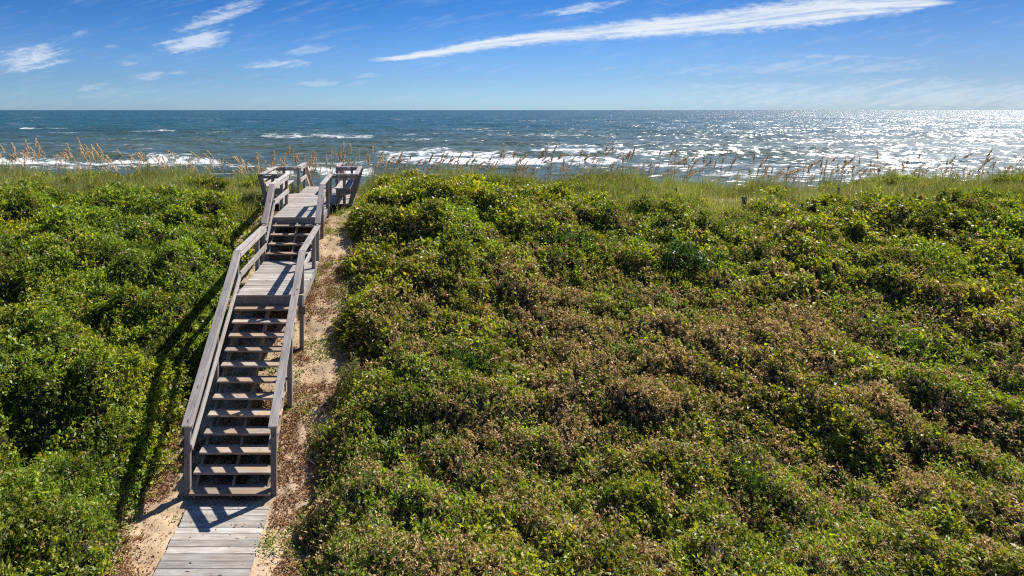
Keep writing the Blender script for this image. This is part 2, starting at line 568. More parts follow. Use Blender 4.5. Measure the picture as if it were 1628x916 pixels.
def quads_mesh(name, co, col=None, mat_ix=None, smooth=False):
    """co: (n,4,3) free quads; col: (n,3) one colour each"""
    n = len(co)
    me = bpy.data.meshes.new(name)
    me.vertices.add(n * 4)
    me.vertices.foreach_set('co', co.reshape(-1).astype(np.float32))
    me.loops.add(n * 4)
    me.loops.foreach_set('vertex_index', np.arange(n * 4, dtype=np.int32))
    me.polygons.add(n)
    me.polygons.foreach_set('loop_start', np.arange(0, n * 4, 4, dtype=np.int32))
    if mat_ix is not None:
        me.polygons.foreach_set('material_index', mat_ix.astype(np.int32))
    me.update(calc_edges=True)
    if col is not None:
        a = me.attributes.new('Col', 'FLOAT_COLOR', 'POINT')
        c4 = np.ones((n, 4, 4), np.float32)
        c4[:, :, :3] = col[:, None, :]
        a.data.foreach_set('color', c4.reshape(-1))
    return me


def grid_mesh(name, X, Y, Z, smooth=True):
    r, c = X.shape
    me = bpy.data.meshes.new(name)
    co = np.stack([X, Y, Z], -1).reshape(-1, 3)
    me.vertices.add(r * c)
    me.vertices.foreach_set('co', co.reshape(-1).astype(np.float32))
    i = (np.arange(r - 1)[:, None] * c + np.arange(c - 1)[None, :]).reshape(-1)
    f = np.stack([i, i + 1, i + 1 + c, i + c], -1).astype(np.int32)
    me.loops.add(f.size)
    me.loops.foreach_set('vertex_index', f.reshape(-1))
    me.polygons.add(len(f))
    me.polygons.foreach_set('loop_start', np.arange(0, f.size, 4, dtype=np.int32))
    me.polygons.foreach_set('use_smooth', np.full(len(f), smooth))
    me.update(calc_edges=True)
    return me


def unit(v):
    return v / np.maximum(np.linalg.norm(v, axis=-1, keepdims=True), 1e-9)


def leaves(B, Dr, L, W, curl=0.18):
    """one folded leaf blade per row: base, direction, length, width"""
    n = len(B)
    R = unit(rng.normal(size=(n, 3)) + np.array([0.35, 0.3, 1.25]))
    S = unit(np.cross(Dr, R))
    Nn = np.cross(S, Dr)
    L = L[:, None]
    W = W[:, None]
    co = np.empty((n, 4, 3))
    co[:, 0] = B
    co[:, 1] = B + Dr * L * .45 + S * W * .5 + Nn * W * .12
    co[:, 2] = B + Dr * L - Nn * L * curl
    co[:, 3] = B + Dr * L * .45 - S * W * .5 + Nn * W * .12
    return co


def blades(P, H, lean, W, k=2):
    """grass blades of k quads each, from P upwards by H, bending by lean (n,3)"""
    n = len(P)
    a = rng.uniform(0, np.pi, n)
    S = np.stack([np.cos(a), np.sin(a), 0 * a], -1)
    out = []
    ts = np.linspace(0, 1, k + 1)
    pts = [P + np.array([0, 0, 1.0]) * (H * t * (1 - .12 * t))[:, None] + lean * (t * t) for t in ts]
    for i in range(k):
        w0 = (W * (1 - .8 * ts[i]) * .5)[:, None]
        w1 = (W * (1 - .8 * ts[i + 1]) * .5)[:, None]
        out.append(np.stack([pts[i] - S * w0, pts[i] + S * w0, pts[i + 1] + S * w1, pts[i + 1] - S * w1], 1))
    return np.concatenate(out)


def sticks(A, B, r):
    """thin three-sided twigs"""
    d_ = unit(B - A)
    s1 = unit(np.cross(d_, np.array([0.3, 0.2, 1.0])))
    s2 = np.cross(d_, s1)
    out = []
    r = r[:, None]
    for k in range(3):
        a0, a1 = 2 * np.pi * k / 3, 2 * np.pi * (k + 1) / 3
        v0 = s1 * np.cos(a0) + s2 * np.sin(a0)
        v1 = s1 * np.cos(a1) + s2 * np.sin(a1)
        out.append(np.stack([A + v0 * r, A + v1 * r, B + v1 * r * .5, B + v0 * r * .5], 1))
    return np.concatenate(out)


# ------------------------------------------------------------------ ground sheet
gx = np.concatenate([np.linspace(-3000, -60, 14), np.linspace(-40, -5, 60), np.arange(-4.9, 0.5, .06), np.linspace(.6, 45, 90), np.linspace(60, 3000, 14)])
gy = np.concatenate([np.linspace(-3000, -20, 12), np.linspace(-10, 6, 14), np.arange(6.1, 34, .08), np.linspace(35, 130, 40), np.linspace(150, 600, 6)])
X, Y = np.meshgrid(gx, gy)
Z = ground(X, Y)
fine = (Y > 6) & (Y < 34)
Z = Z + np.where(fine, .11 * (fbm(X * 6, Y * 6, 41, 3) - .5) * ((X < -3.1) | (X > -1.75) | (Y > 10.5)), 0)
g = link_mesh('ground', grid_mesh('ground', X, Y, Z), M_SAND)
tag(g, 'pale sandy dune ground running down to the beach', 'ground', kind='structure')

# ------------------------------------------------------------------ sea
rows = np.concatenate([np.arange(70, 330, .9), 330 * np.power(40000 / 330, np.linspace(0, 1, 330))])
u = np.linspace(-.95, 1.45, 560)
Y = np.repeat(rows[:, None], len(u), 1)
X = Y * u[None, :]
fade = 1 - ss(Y, 1200, 4000)
warp = 14 * (fbm(X * .012, Y * .02, 7, 3) - .5)
Z = SEA + fade * (.42 * np.sin((Y + warp * 1.6) * .23 + .4 * fbm(X * .02, Y * .02, 8, 2) * 9) * (.4 + fbm(X * .02, Y * .03, 9, 2))
                  + .55 * (fbm(X * .05, Y * .16, 12, 4) - .5) + .38 * (fbm(X * .25, Y * .5, 13, 2) - .5) * (Y < 700))
# steeper breaking waves near the beach
Pu = PX0 + F * u[None, :] + 0 * Y
Pv = PY0 + F * (CZ - SEA) / Y
wob = 4.0 * (fbm(Pu * .012, Pv * 0, 20, 3) - .5)


FOAM = [(-80, 360, 259, 6.5, 1.15), (345, 640, 264, 2.5, .6), (410, 600, 216, 5.0, .62), (200, 285, 209.5, 1.4, .95), (30, 60, 204, .9, .8), (590, 690, 224, 3.2, .5),
        (590, 840, 246, 3.5, .8), (600, 1000, 256, 6.0, .95), (780, 960, 216, 2.0, .8), (840, 1080, 243, 3.6, 1.0), (1000, 1300, 262, 7, .85),
        (1190, 1330, 239, 4.5, .9), (1300, 1628, 252, 3.5, .55), (960, 1130, 229, 1.6, .45), (700, 780, 206, 1.0, .6), (1100, 1700, 275, 6, .6),
        (420, 600, 271, 4.5, .8), (-100, 430, 268, 3.0, .55), (820, 900, 193, .7, .5), (330, 420, 228, 1.0, .4), (120, 180, 236, 1.0, .4),
        (1040, 1120, 204, 1.0, .5), (1440, 1628, 232, 2.2, .5), (860, 1000, 231, 1.2, .6), (-60, 70, 244, 1.2, .4)]
foam = np.zeros_like(Y)
brk = fbm(Pu * .07, Y * .35, 55, 4)
for (a, b, c, h, s) in FOAM:
    cx, hx = (a + b) / 2, (b - a) / 2
    e = np.sqrt(np.clip(1 - ((Pu - cx) / hx) ** 2, 0, 1))
    q = np.exp(-(((Pv + wob - c) / (h * (.35 + .65 * e))) ** 2)) * ss(e, 0, .5)
    foam = np.maximum(foam, q * s * (.45 + .65 * ss(brk, .25, .65)))
for (a, b, c, h) in [(780, 1120, 244.5, 1.1), (-60, 380, 251, .8), (560, 800, 240, .8), (1060, 1420, 243, .9), (340, 640, 234, .9), (780, 980, 219, .9), (420, 620, 244, .8), (-100, 260, 236, .8), (150, 420, 227, .8), (640, 900, 229, .8), (1000, 1300, 226, .8)]:
    cx, hx = (a + b) / 2, (b - a) / 2
    e = np.sqrt(np.clip(1 - ((Pu - cx) / hx) ** 2, 0, 1))
    D0 = F * (CZ - SEA) / (c - PY0)
    q = np.exp(-((Y + wob * 2 - D0) / (3.0 + 1.5 * (Y > D0))) ** 2)
    Z = Z + h * e * q
me = grid_mesh('sea', X, Y, Z)
a = me.attributes.new('foam', 'FLOAT', 'POINT')
a.data.foreach_set('value', foam.reshape(-1).astype(np.float32))
s = link_mesh('sea', me, M_SEA)
tag(s, 'choppy teal ocean with white breakers reaching to the horizon', 'sea', kind='structure')


# ------------------------------------------------------------------ timber helpers
class MB:
    def __init__(s):
        s.v, s.f, s.bc, s.r = [], [], [], []

    def board(s, p0, p1, wd, th, side=None, rnd=None):
        """a board from p0 to p1: wd across (along side), th through"""
        p0, p1 = Vector(p0), Vector(p1)
        a = (p1 - p0)
        L = a.length
        a.normalize()
        if side is None:
            side = Vector((1, 0, 0)) if abs(a.x) < .7 else Vector((0, 1, 0))
        side = Vector(side)
        side = (side - a * side.dot(a)).normalized()
        up = side.cross(a)
        if up.z < 0:
            up = -up
        off = Vector((random.uniform(0, 50), random.uniform(0, 50), random.uniform(0, 50)))
        rn = random.random() if rnd is None else rnd
        ch = min(.004, th * .2, wd * .2)      # eased edges
        ring = [(-1, -1, 1, 0), (-1, -1, 0, 1), (1, -1, 0, 1), (1, -1, 1, 0), (1, 1, 1, 0), (1, 1, 0, 1), (-1, 1, 0, 1), (-1, 1, 1, 0)]
        # order round the section
        sec = []
        hw_, ht = wd / 2, th / 2
        sec = [(-hw_ + ch, -ht), (hw_ - ch, -ht), (hw_, -ht + ch), (hw_, ht - ch), (hw_ - ch, ht), (-hw_ + ch, ht), (-hw_, ht - ch), (-hw_, -ht + ch)]
        base = len(s.v)
        for e, P in ((0, p0), (1, p1)):
            for (x, z) in sec:
                s.v.append(P + side * x + up * z)
                s.bc.append(Vector((e * L, x, z)) + off)
                s.r.append(rn)
        for k in range(8):
            s.f.append((base + k, base + (k + 1) % 8, base + 8 + (k + 1) % 8, base + 8 + k))
        s.f.append(tuple(base + k for k in reversed(range(8))))
        s.f.append(tuple(base + 8 + k for k in range(8)))
        return s

    def build(s, name, mat, parent=None):
        me = bpy.data.meshes.new(name)
        me.from_pydata([tuple(v) for v in s.v], [], s.f)
        a = me.attributes.new('bc', 'FLOAT_VECTOR', 'POINT')
        a.data.foreach_set('vector', np.array([tuple(v) for v in s.bc], np.float32).reshape(-1))
        a = me.attributes.new('rnd', 'FLOAT', 'POINT')
        a.data.foreach_set('value', np.array(s.r, np.float32))
        import bmesh
        bm = bmesh.new()
        bm.from_mesh(me)
        bmesh.ops.recalc_face_normals(bm, faces=bm.faces)
        bm.to_mesh(me)
        bm.free()
        return link_mesh(name, me, mat, parent)


def plank_run(mb, x0, x1, y0, y1, z, pw=.14, gap=.007, th=.036, jag=.012, skew=0.0):
    """deck planks laid across a walk, side by side from y0 to y1; top at z"""
    n = max(1, round((y1 - y0) / (pw + gap)))
    st = (y1 - y0) / n
    for k in range(n):
        y = y0 + (k + .5) * st
        j = random.uniform(-jag, jag)
        dz = random.uniform(-.003, .003)
        mb.board((x0 + j, y, z - th / 2 + dz), (x1 + j + random.uniform(-.006, .006), y + random.uniform(-.003, .003), z - th / 2 + dz * .5), st - gap, th)


XL, XR = -3.06, -1.80        # stair edges
PLX, PRX = -3.115, -1.785      # post centres
# lower walk -------------------------------------------------------
bw = tag(empty('boardwalk', (-2.43, 6, 0)), 'flat weathered plank walk leading over sand to the foot of the wooden stairs', 'boardwalk')
mb = MB()
plank_run(mb, -3.045, -1.81, 2.2, 10.40, 0.0)
mb.build('planks', M_DECK, bw)
for x in (-2.96, -2.43, -1.90):
    MB().board((x, 2.2, -.092), (x, 10.36, -.092), .04, .11).build('joist', M_POST, bw)

# stairway ---------------------------------------------------------
st = tag(empty('wooden_stairway', (-2.43, 10.5, 0.05)), 'long grey timber beach stairway with railings and two decks climbing over the dune', 'stairway')
R1, RUN = .1745, .28
for k in range(12):
    y = 10.40 + RUN * k
    z = .15 + R1 * k
    MB().board((XL + random.uniform(-.012, .012), y + .135, z - .019), (XR - .03 + random.uniform(-.01, .01), y + .135, z - .019), .262, .036, side=(0, 1, 0)).build('tread', M_TREAD, st)
D1Z, D2Z = 2.266, 3.156
for k in range(4):
    y = 16.90 + .30 * k
    z = 2.444 + .178 * k
    MB().board((XL + random.uniform(-.01, .01), y + .135, z - .019), (XR - .01, y + .135, z - .019), .262, .036, side=(0, 1, 0)).build('tread', M_TREAD, st)
for x in (-3.00, -2.43, -1.88):      # stringers
    MB().board((x, 10.52, -.01), (x, 13.80, 2.04), .04, .20).build('stringer', M_TREAD, st)
    MB().board((x, 16.98, 2.30), (x, 18.12, 2.98), .04, .17).build('stringer', M_TREAD, st)
# first deck
mb = MB()
plank_run(mb, XL - .03, XR + .05, 13.76, 17.05, D1Z)
mb.build('deck', M_DECK, st)
MB().board((XL - .03, 13.79, D1Z - .125), (XR + .05, 13.79, D1Z - .125), .036, .175, side=(0, 1, 0)).build('fascia', M_POST, st)
for x in (XL - .012, XR + .032):
    MB().board((x, 13.81, D1Z - .125), (x, 17.05, D1Z - .125), .036, .175).build('deck_beam', M_RAIL, st)
MB().board((-2.43, 13.81, D1Z - .125), (-2.43, 17.05, D1Z - .125), .036, .17).build('deck_beam', M_POST, st)
MB().board((XR - .05, 13.86, D1Z - .33), (XR + .10, 13.86, D1Z - .33), .036, .17, side=(0, 1, 0)).build('brace', M_POST, st)
# second deck
mb = MB()
plank_run(mb, XL - .03, XR + .02, 18.10, 20.72, D2Z)
plank_run(mb, XL - .66, XR + .68, 20.725, 23.42, D2Z)
plank_run(mb, XL - .03, XR + .02, 23.425, 25.35, D2Z)
mb.build('deck', M_DECK, st)
MB().board((XL - .03, 18.13, D2Z - .125), (XR + .02, 18.13, D2Z - .125), .036, .175, side=(0, 1, 0)).build('fascia', M_POST, st)
for x in (XL - .01, XR):
    MB().board((x, 18.15, D2Z - .12), (x, 25.3, D2Z - .12), .036, .16).build('deck_beam', M_POST, st)
for x in (XL - .64, XR + .66):
    MB().board((x, 20.75, D2Z - .12), (x, 23.4, D2Z - .12), .036, .16).build('deck_beam', M_POST, st)
# beach side flight
for k in range(6):
    y = 25.40 + .29 * k
    z = D2Z - .17 * (k + 1)
    MB().board((XL, y + .135, z - .019), (XR, y + .135, z - .019), .262, .036, side=(0, 1, 0)).build('tread', M_TREAD, st)
for x in (-3.00, -1.88):
    MB().board((x, 25.36, 2.93), (x, 27.2, 1.86), .04, .2).build('stringer', M_TREAD, st)


def post(x, y, ztop, zbot=None, w_=.089, mat=None):
    zb = float(ground(x, y)) - .35 if zbot is None else zbot
    MB().board((x, y, zb), (x, y, ztop), w_, w_, side=(1, 0, 0)).build('post', mat or M_POST, st)


# the top line of both railings, seen in profile: (y, z)
PROF = [(10.50, 1.20), (13.98, 3.125), (16.95, 3.13), (18.10, 4.04), (20.70, 4.06)]


def railz(y):
    return float(np.interp(y, [p[0] for p in PROF], [p[1] for p in PROF]))


for sx, s_ in ((PLX, 1), (PRX, -1)):
    # caps: level, two sloping
    for (a_, b_) in zip(PROF[:-1], PROF[1:]):
        ya, za, yb, zb = a_[0], a_[1], b_[0], b_[1]
        if (ya, yb) == (16.95, 18.10):
            za = 3.20
        MB().board((sx, ya - (.06 if ya == 10.5 else -.004), za - .018 - (.035 if ya == 10.5 else 0)), (sx, yb - .004, zb - .018), .14, .036).build('handrail', M_RAIL, st)
        MB().board((sx + .052 * s_, ya + .03, za - .105), (sx + .052 * s_, yb - .02, zb - .105), .034, .088).build('top_rail', M_RAIL, st)
    for (ya, za, yb, zb) in ((10.52, .80, 13.95, 2.60), (13.97, 2.62, 16.93, 2.63), (16.95, 2.72, 18.08, 3.50), (18.1, 3.55, 20.68, 3.57)):
        MB().board((sx + .062 * s_, ya, za), (sx + .062 * s_, yb, zb), .034, .135).build('mid_rail', M_RAIL, st)
    for y in (10.55, 12.25, 13.92, 16.10, 16.93, 18.10, 19.72, 20.66):
        post(sx, y, railz(y) - .045)
    # bench bay
    ox = sx - .78 * s_
    MB().board((sx - .07 * s_, 20.70, 4.045), (ox - .07 * s_, 20.70, 4.045), .14, .036, side=(0, 1, 0)).build('handrail', M_RAIL, st)
    MB().board((sx - .05 * s_, 20.735, 3.96), (ox - .02 * s_, 20.735, 3.96), .034, .088, side=(0, 1, 0)).build('top_rail', M_RAIL, st)
    post(sx - .42 * s_, 20.70, 4.02)
    MB().board((sx - .0 * s_, 23.40, 4.045), (ox - .07 * s_, 23.40, 4.045), .14, .036, side=(0, 1, 0)).build('handrail', M_RAIL, st)
    MB().board((sx - .0 * s_, 23.44, 3.96), (ox - .02 * s_, 23.44, 3.96), .034, .088, side=(0, 1, 0)).build('top_rail', M_RAIL, st)
    post(sx, 23.40, 4.02)
    post(sx - .50 * s_, 23.40, 4.02)
    MB().board((sx, 23.475, 4.05), (sx, 25.10, 4.05), .14, .036).build('handrail', M_RAIL, st)
    MB().board((sx + .052 * s_, 23.5, 3.965), (sx + .052 * s_, 25.05, 3.965), .034, .088).build('top_rail', M_RAIL, st)
    MB().board((sx + .062 * s_, 23.42, 3.58), (sx + .062 * s_, 25.05, 3.58), .034, .135).build('mid_rail', M_RAIL, st)
    post(sx, 25.05, 4.02)
    MB().board((sx, 25.11, 4.05), (sx, 27.5, 2.93), .14, .036).build('handrail', M_RAIL, st)
    MB().board((sx + .062 * s_, 25.11, 3.56), (sx + .062 * s_, 27.45, 2.46), .034, .135).build('mid_rail', M_RAIL, st)
    post(sx, 27.42, 2.93)
    # the bench itself with a leaning back
    bn = tag(empty('bench', (sx - .45 * s_, 22.05, D2Z)))
    bn.parent = st
    bn.location = Vector((sx - .45 * s_, 22.05, D2Z)) - st.location
    mb = MB()
    for k in range(3):
        x = sx - (.20 + .155 * k) * s_
        mb.board((x, 20.82, 3.60), (x, 23.28, 3.60), .145, .036)
    mb.build('seat', M_DECK, bn)
    mb = MB()
    for t_ in ((.33, .72) if s_ > 0 else (.62,)):
        x = sx - (.60 + .19 * t_) * s_
        z = 3.56 + .47 * t_
        mb.board((x, 20.82, z), (x, 23.30, z), .034, .14, side=(1, 0, .42 * s_))
    mb.build('backrest', M_RAIL, bn)
    MB().board((ox, 20.77, 4.045), (ox, 23.33, 4.045), .14, .036).build('back_cap', M_RAIL, bn)
    for y in (20.80, 22.05, 23.30):
        MB().board((sx - .56 * s_, y, 3.0), (sx - .83 * s_, y, 4.02), .034, .14, side=(0, 1, 0)).build('back_support', M_POST, bn)
        MB().board((sx - .16 * s_, y + .04, 3.50), (sx - .60 * s_, y + .04, 3.50), .034, .14, side=(0, 1, 0)).build('seat_support', M_POST, bn)
        MB().board((sx - .20 * s_, y + .075, 2.9), (sx - .20 * s_, y + .075, 3.56), .034, .09, side=(0, 1, 0)).build('leg', M_POST, bn)

# ------------------------------------------------------------------ old posts standing in the dune
for (px, ptop, pbot, hw_, D, lab) in [(1074, 299, 325, .035, 21.5, 'thin dark post stub beside the pale sand patch nearest the middle of the crest'),
                                     (1183, 313, 345, .05, 20.3, 'short dark weathered post standing upright in front of the pale sand patch'),
                                     (1333, 298, 318, .022, 22.0, 'small bluish grey post stub at the edge of the dune grass')]:
    x = (px - PX0) * D / F
    zt = CZ - (ptop - PY0) * D / F
    zb = float(ground(x, D)) - .3
    o = MB().board((x, D, zb), (x + .01, D + .01, zt), hw_ * 2, hw_ * 2, side=(1, .3, 0)).build('old_post', M_OLD)
    tag(o, lab, 'post', 'old posts in the dune')


# ------------------------------------------------------------------ stem tangle under the leaves, gap shade painted as a dark sheet
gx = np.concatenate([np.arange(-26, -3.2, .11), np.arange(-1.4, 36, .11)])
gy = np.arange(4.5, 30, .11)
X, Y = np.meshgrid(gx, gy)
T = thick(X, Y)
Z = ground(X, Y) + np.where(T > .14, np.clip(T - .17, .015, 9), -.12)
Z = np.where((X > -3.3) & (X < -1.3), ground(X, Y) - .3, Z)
und = link_mesh('undergrowth', grid_mesh('undergrowth', X, Y, Z), M_SOIL_SHADE)
tag(und, 'dark tangle of stems with painted shade beneath the green ground cover', 'undergrowth', kind='stuff')


# ------------------------------------------------------------------ leaves in their thousands
def scatter(y0, y1, dens, m=.9):
    """even random places over the visible fan between two distances"""
    area = .5 * (1.04 + .66) * (y1 * y1 - y0 * y0) + 2.4 * m * (y1 - y0)
    n = int(area * dens)
    y = np.sqrt(rng.uniform(y0 * y0, y1 * y1, n))
    x = rng.uniform(-.66, 1.04, n) * y
    x = x + np.where(x > 0, 1, -1) * rng.uniform(0, m, n) * (rng.random(n) < .12)
    return x, y


def normals(x, y, e=.09):
    dx = (canopy(x + e, y) - canopy(x - e, y)) / (2 * e)
    dy = (canopy(x, y + e) - canopy(x, y - e)) / (2 * e)
    return unit(np.stack([-dx, -dy, np.ones_like(dx)], -1))


GREENS = np.array([(.115, .175, .012), (.155, .220, .014), (.215, .270, .016), (.070, .125, .018), (.280, .300, .020), (.115, .165, .040)])
DRYS = np.array([(.50, .345, .17), (.60, .44, .23), (.40, .265, .135), (.68, .53, .32), (.44, .34, .14), (.32, .235, .11)])


def pick(pal, n, p=None):
    c = pal[rng.choice(len(pal), n, p=p)]
    return c * rng.uniform(.75, 1.3, (n, 1)) * rng.uniform(.93, 1.07, (n, 3))


def sprig_field(x, y, per, Lf, dry, side_z=0.0):
    """sprigs of per leaves at each place, on the canopy surface"""
    n = len(x)
    z = canopy(x, y) - np.abs(rng.normal(0, .10, n)) + .03 + side_z
    T = thick(x, y)
    z = np.maximum(z, ground(x, y) + .02)
    Nm = normals(x, y)
    ax = unit(Nm * .8 + np.array([0, 0, .55]) + rng.normal(0, .42, (n, 3)))
    Ls = Lf * rng.uniform(1.2, 2.6, n)
    P = np.stack([x, y, z], -1)
    t_ = np.tile((np.arange(per) + .5) / per, n)
    idx = np.repeat(np.arange(n), per)
    B = P[idx] + ax[idx] * (Ls[idx] * (t_ - .5))[:, None] + rng.normal(0, .22, (n * per, 3)) * (Lf[idx])[:, None]
    Dr = unit(ax[idx] * .55 + rng.normal(0, .8, (n * per, 3)))
    L = Lf[idx] * rng.uniform(.65, 1.35, n * per)
    return idx, B, Dr, L


co_g, cl_g, co_d, cl_d = [], [], [], []
BANDS = [(5.6, 8.5, 460, .044), (8.5, 12, 420, .048), (12, 16, 310, .057), (16, 20, 240, .067), (20, 30, 190, .074)]
for (y0, y1, dens, Lf0) in BANDS:
    x, y = scatter(y0, y1, dens)
    T = thick(x, y)
    keep = T > rng.uniform(.03, .22, len(x))
    x, y = x[keep], y[keep]
    z = canopy(x, y)
    b = brown(x, y, z)
    isd = rng.random(len(x)) < b * .95
    n = len(x)
    # species drift across the slope
    spn = fbm(x * .5 + 30, y * .5, 91, 3)
    Lf = Lf0 * np.where(isd, .72, 1.12) * rng.uniform(.7, 1.3, n) * (.8 + .5 * spn)
    per = 8
    idx, B, Dr, L = sprig_field(x, y, per, Lf, isd)
    d_ = isd[idx]
    tone = (fbm(x * 1.9, y * 1.9, 93, 3))[idx]
    g = ~d_
    ng = int(g.sum())
    co_g.append(leaves(B[g], Dr[g], L[g], L[g] * rng.uniform(.38, .62, ng)))
    c = pick(GREENS, ng, [.22, .24, .20, .14, .12, .08])
    yel = rng.random(ng)
    c[yel > .985] = (.38, .24, .03)
    c[(yel > .90) & (yel < .985)] = (.30, .33, .03)
    c = c * (.72 + .80 * ss(tone[g], .25, .75))[:, None]
    red = (x < -2.4)[idx][g]
    c[red] *= np.array([.95, 1.0, .9])
    c[:, 0] *= (.8 + .5 * spn[idx][g])
    cl_g.append(c)
    nd = int(d_.sum())
    co_d.append(leaves(B[d_], Dr[d_], L[d_] * 1.15, L[d_] * rng.uniform(.45, .8, nd), .3))
    c = pick(DRYS, nd)
    og = rng.random(nd)
    c[og > .86] = pick(GREENS, int((og > .86).sum())) * 1.1
    c[og < .02] = (.36, .12, .03)
    cl_d.append(c)
gc = link_mesh('ground_cover', quads_mesh('ground_cover', np.concatenate(co_g), np.concatenate(cl_g)), M_LEAF)
tag(gc, 'dense low green bushes and vines covering the dune on both sides of the stairs', 'ground cover', kind='stuff')
dw = link_mesh('dried_weeds', quads_mesh('dried_weeds', np.concatenate(co_d), np.concatenate(cl_d)), M_DRY)
tag(dw, 'brown dried seed heads and dead leaves spread through the dune growth', 'dried weeds', kind='stuff')

# upright weedy stems that break the outline of the mat
co, cl = [], []
x, y = scatter(6, 20, 26)
k = (thick(x, y) > .15) & (fbm(x * .6, y * .6, 95, 3) > .50)
x, y = x[k], y[k]
z = canopy(x, y) - .12
n = len(x)
b = brown(x, y, z)
H = rng.uniform(.16, .42, n)
ln = rng.normal(0, .07, (n, 3)) * np.array([1, 1, 0])
for q in range(12):
    t_ = rng.uniform(.2, 1.0, n)
    B = np.stack([x, y, z], -1) + np.array([0, 0, 1]) * (H * t_)[:, None] + ln * (t_ ** 2)[:, None]
    Dr = unit(rng.normal(0, 1, (n, 3)) * np.array([1, 1, .3]) + np.array([0, 0, .8]))
    L = rng.uniform(.025, .06, n) * (1.2 - .5 * t_)
    co.append(leaves(B, Dr, L, L * .3))
    c = pick(GREENS, n) * 1.1
    dd = rng.random(n) < b * .7
    c[dd] = pick(DRYS, int(dd.sum()))
    cl.append(c)
c0 = blades(np.stack([x, y, z], -1), H, ln, np.full(n, .006), 2)
co.append(c0)
cl.append(np.tile(pick(GREENS, n), (2, 1)))
ws = link_mesh('weed_stems', quads_mesh('weed_stems', np.concatenate(co), np.concatenate(cl)), M_LEAF)
tag(ws, 'thin leafy weed stems poking up out of the ground cover', 'weeds', kind='stuff')

# grass blades scattered low in the mat and thick on the crest
def crest_grass():
    co, cl = [], []
    n = 330000
    y = rng.uniform(17.5, 30, n)
    x = rng.uniform(-.68, 1.06, n) * y
    u_ = PX0 + F * x / y
    lim = np.interp(u_, _bu, _bd)
    dens = ss(y, lim - 3.5, lim + .6) * (.55 + .45 * ss(fbm(x * .45, y * .6, 71, 3), .30, .5))
    # bare sand spots and the path
    bare = (ss(x, -4.0, -3.9) * (1 - ss(x, -1.0, -.7)) * (y < 25.5)) + ((x > -3.15) & (x < -1.75) & (y < 27.3)) * 1.0
    dens = dens * (1 - np.clip(bare, 0, 1) * .93)
    dens = dens * (1 - np.clip(bare_spot(x, y) * 1.25, 0, .97))
    k = (rng.random(n) < dens) & ~((x > -3.25) & (x < -1.65) & (y < 27.4)) & ~((x > -4.0) & (x < -.85) & (y > 20.5) & (y < 23.6))
    x, y = x[k], y[k]
    n = len(x)
    z = ground(x, y) + thick(x, y) * .6
    tall = .5 * fbm(x * .35, y * .5, 72, 3) + .5 * fbm(x * 1.6, y * 1.6, 74, 3)
    tall = ss(tall, .25, .75)
    H = rng.uniform(.14, .46, n) * (.35 + 1.3 * tall) * (1 + .55 * ss(y, 23, 26) * (rng.random(n) < .5))
    ln = rng.normal(0, .13, (n, 3)) * np.array([1, 1, 0]) + np.array([.06, 0, 0])
    co.append(blades(np.stack([x, y, z - .02], -1), H, ln, rng.uniform(.010, .022, n), 2))
    pal = np.array([(.18, .23, .08), (.26, .28, .13), (.14, .19, .07), (.42, .37, .21), (.22, .26, .15), (.20, .27, .04)])
    t_ = fbm(x * .4, y * .4, 73, 3)[:, None]
    c = pick(pal, n, [.22, .2, .16, .17, .16, .09]) * (.55 + .9 * t_)
    cl.append(np.tile(c, (2, 1)))
    return np.concatenate(co), np.concatenate(cl)


co, cl = crest_grass()
gr = link_mesh('beach_grass', quads_mesh('beach_grass', co, cl), M_GRASS)
tag(gr, 'grey green beach grass covering the dune crest above the sea', 'grass', kind='stuff')

# slender grass among the bushes
x, y = scatter(6, 19, 60)
k = (thick(x, y) > .08) & (fbm(x * .5 + 5, y * .5, 96, 3) > .53)
x, y = x[k], y[k]
n = len(x)
H = rng.uniform(.10, .26, n)
ln = rng.normal(0, .09, (n, 3)) * np.array([1, 1, 0])
z = canopy(x, y) - .06
co = blades(np.stack([x, y, z], -1), H, ln, rng.uniform(.005, .010, n), 2)
cl = np.tile(pick(np.array([(.12, .20, .04), (.18, .22, .06), (.28, .24, .12)]), n), (2, 1))
gg = link_mesh('wild_grass', quads_mesh('wild_grass', co, cl), M_GRASS)
tag(gg, 'fine grass blades growing up between the low bushes', 'grass', kind='stuff')

# bare twigs and dead sticks
x, y = scatter(6, 19, 11)
k = thick(x, y) > .1
x, y = x[k], y[k]
n = len(x)
A = np.stack([x, y, canopy(x, y) - .10], -1)
Bq = A + rng.normal(0, .13, (n, 3)) * np.array([1, 1, .35]) + np.array([0, 0, .14])
tw = link_mesh('dead_twigs', quads_mesh('dead_twigs', sticks(A, Bq, rng.uniform(.002, .0045, n))), M_TWIG)
tag(tw, 'bare grey twigs showing between the leaves', 'twigs', kind='stuff')

# leaf litter and creeping plants on the sand path
n = 330000
x = rng.uniform(-4.6, -.3, n)
y = 6.5 + 19.5 * rng.random(n) ** 1.25
onwalk = (x > -3.04) & (x < -1.81) & (y < 10.38)
lit = ss(fbm(x * 1.6, y * 1.6, 81, 4), .42, .58) * .9 + .08
k = (rng.random(n) < lit) & (thick(x, y) < .25) & (~((x > -3.1) & (x < -1.75) & (y < 10.46)) | (onwalk & (rng.random(n) < .012)))
x, y, onwalk = x[k], y[k], onwalk[k]
n = len(x)
B = np.stack([x, y, np.where(onwalk, .006, ground(x, y)) + rng.uniform(.004, .03, n) * np.where(onwalk, .3, 1)], -1)
Dr = unit(rng.normal(0, 1, (n, 3)) * np.array([1, 1, .35]))
L = rng.uniform(.018, .05, n)
LIT = 0.95 * np.array([(.38, .21, .11), (.27, .16, .09), (.46, .31, .18), (.17, .11, .07), (.40, .23, .09)])
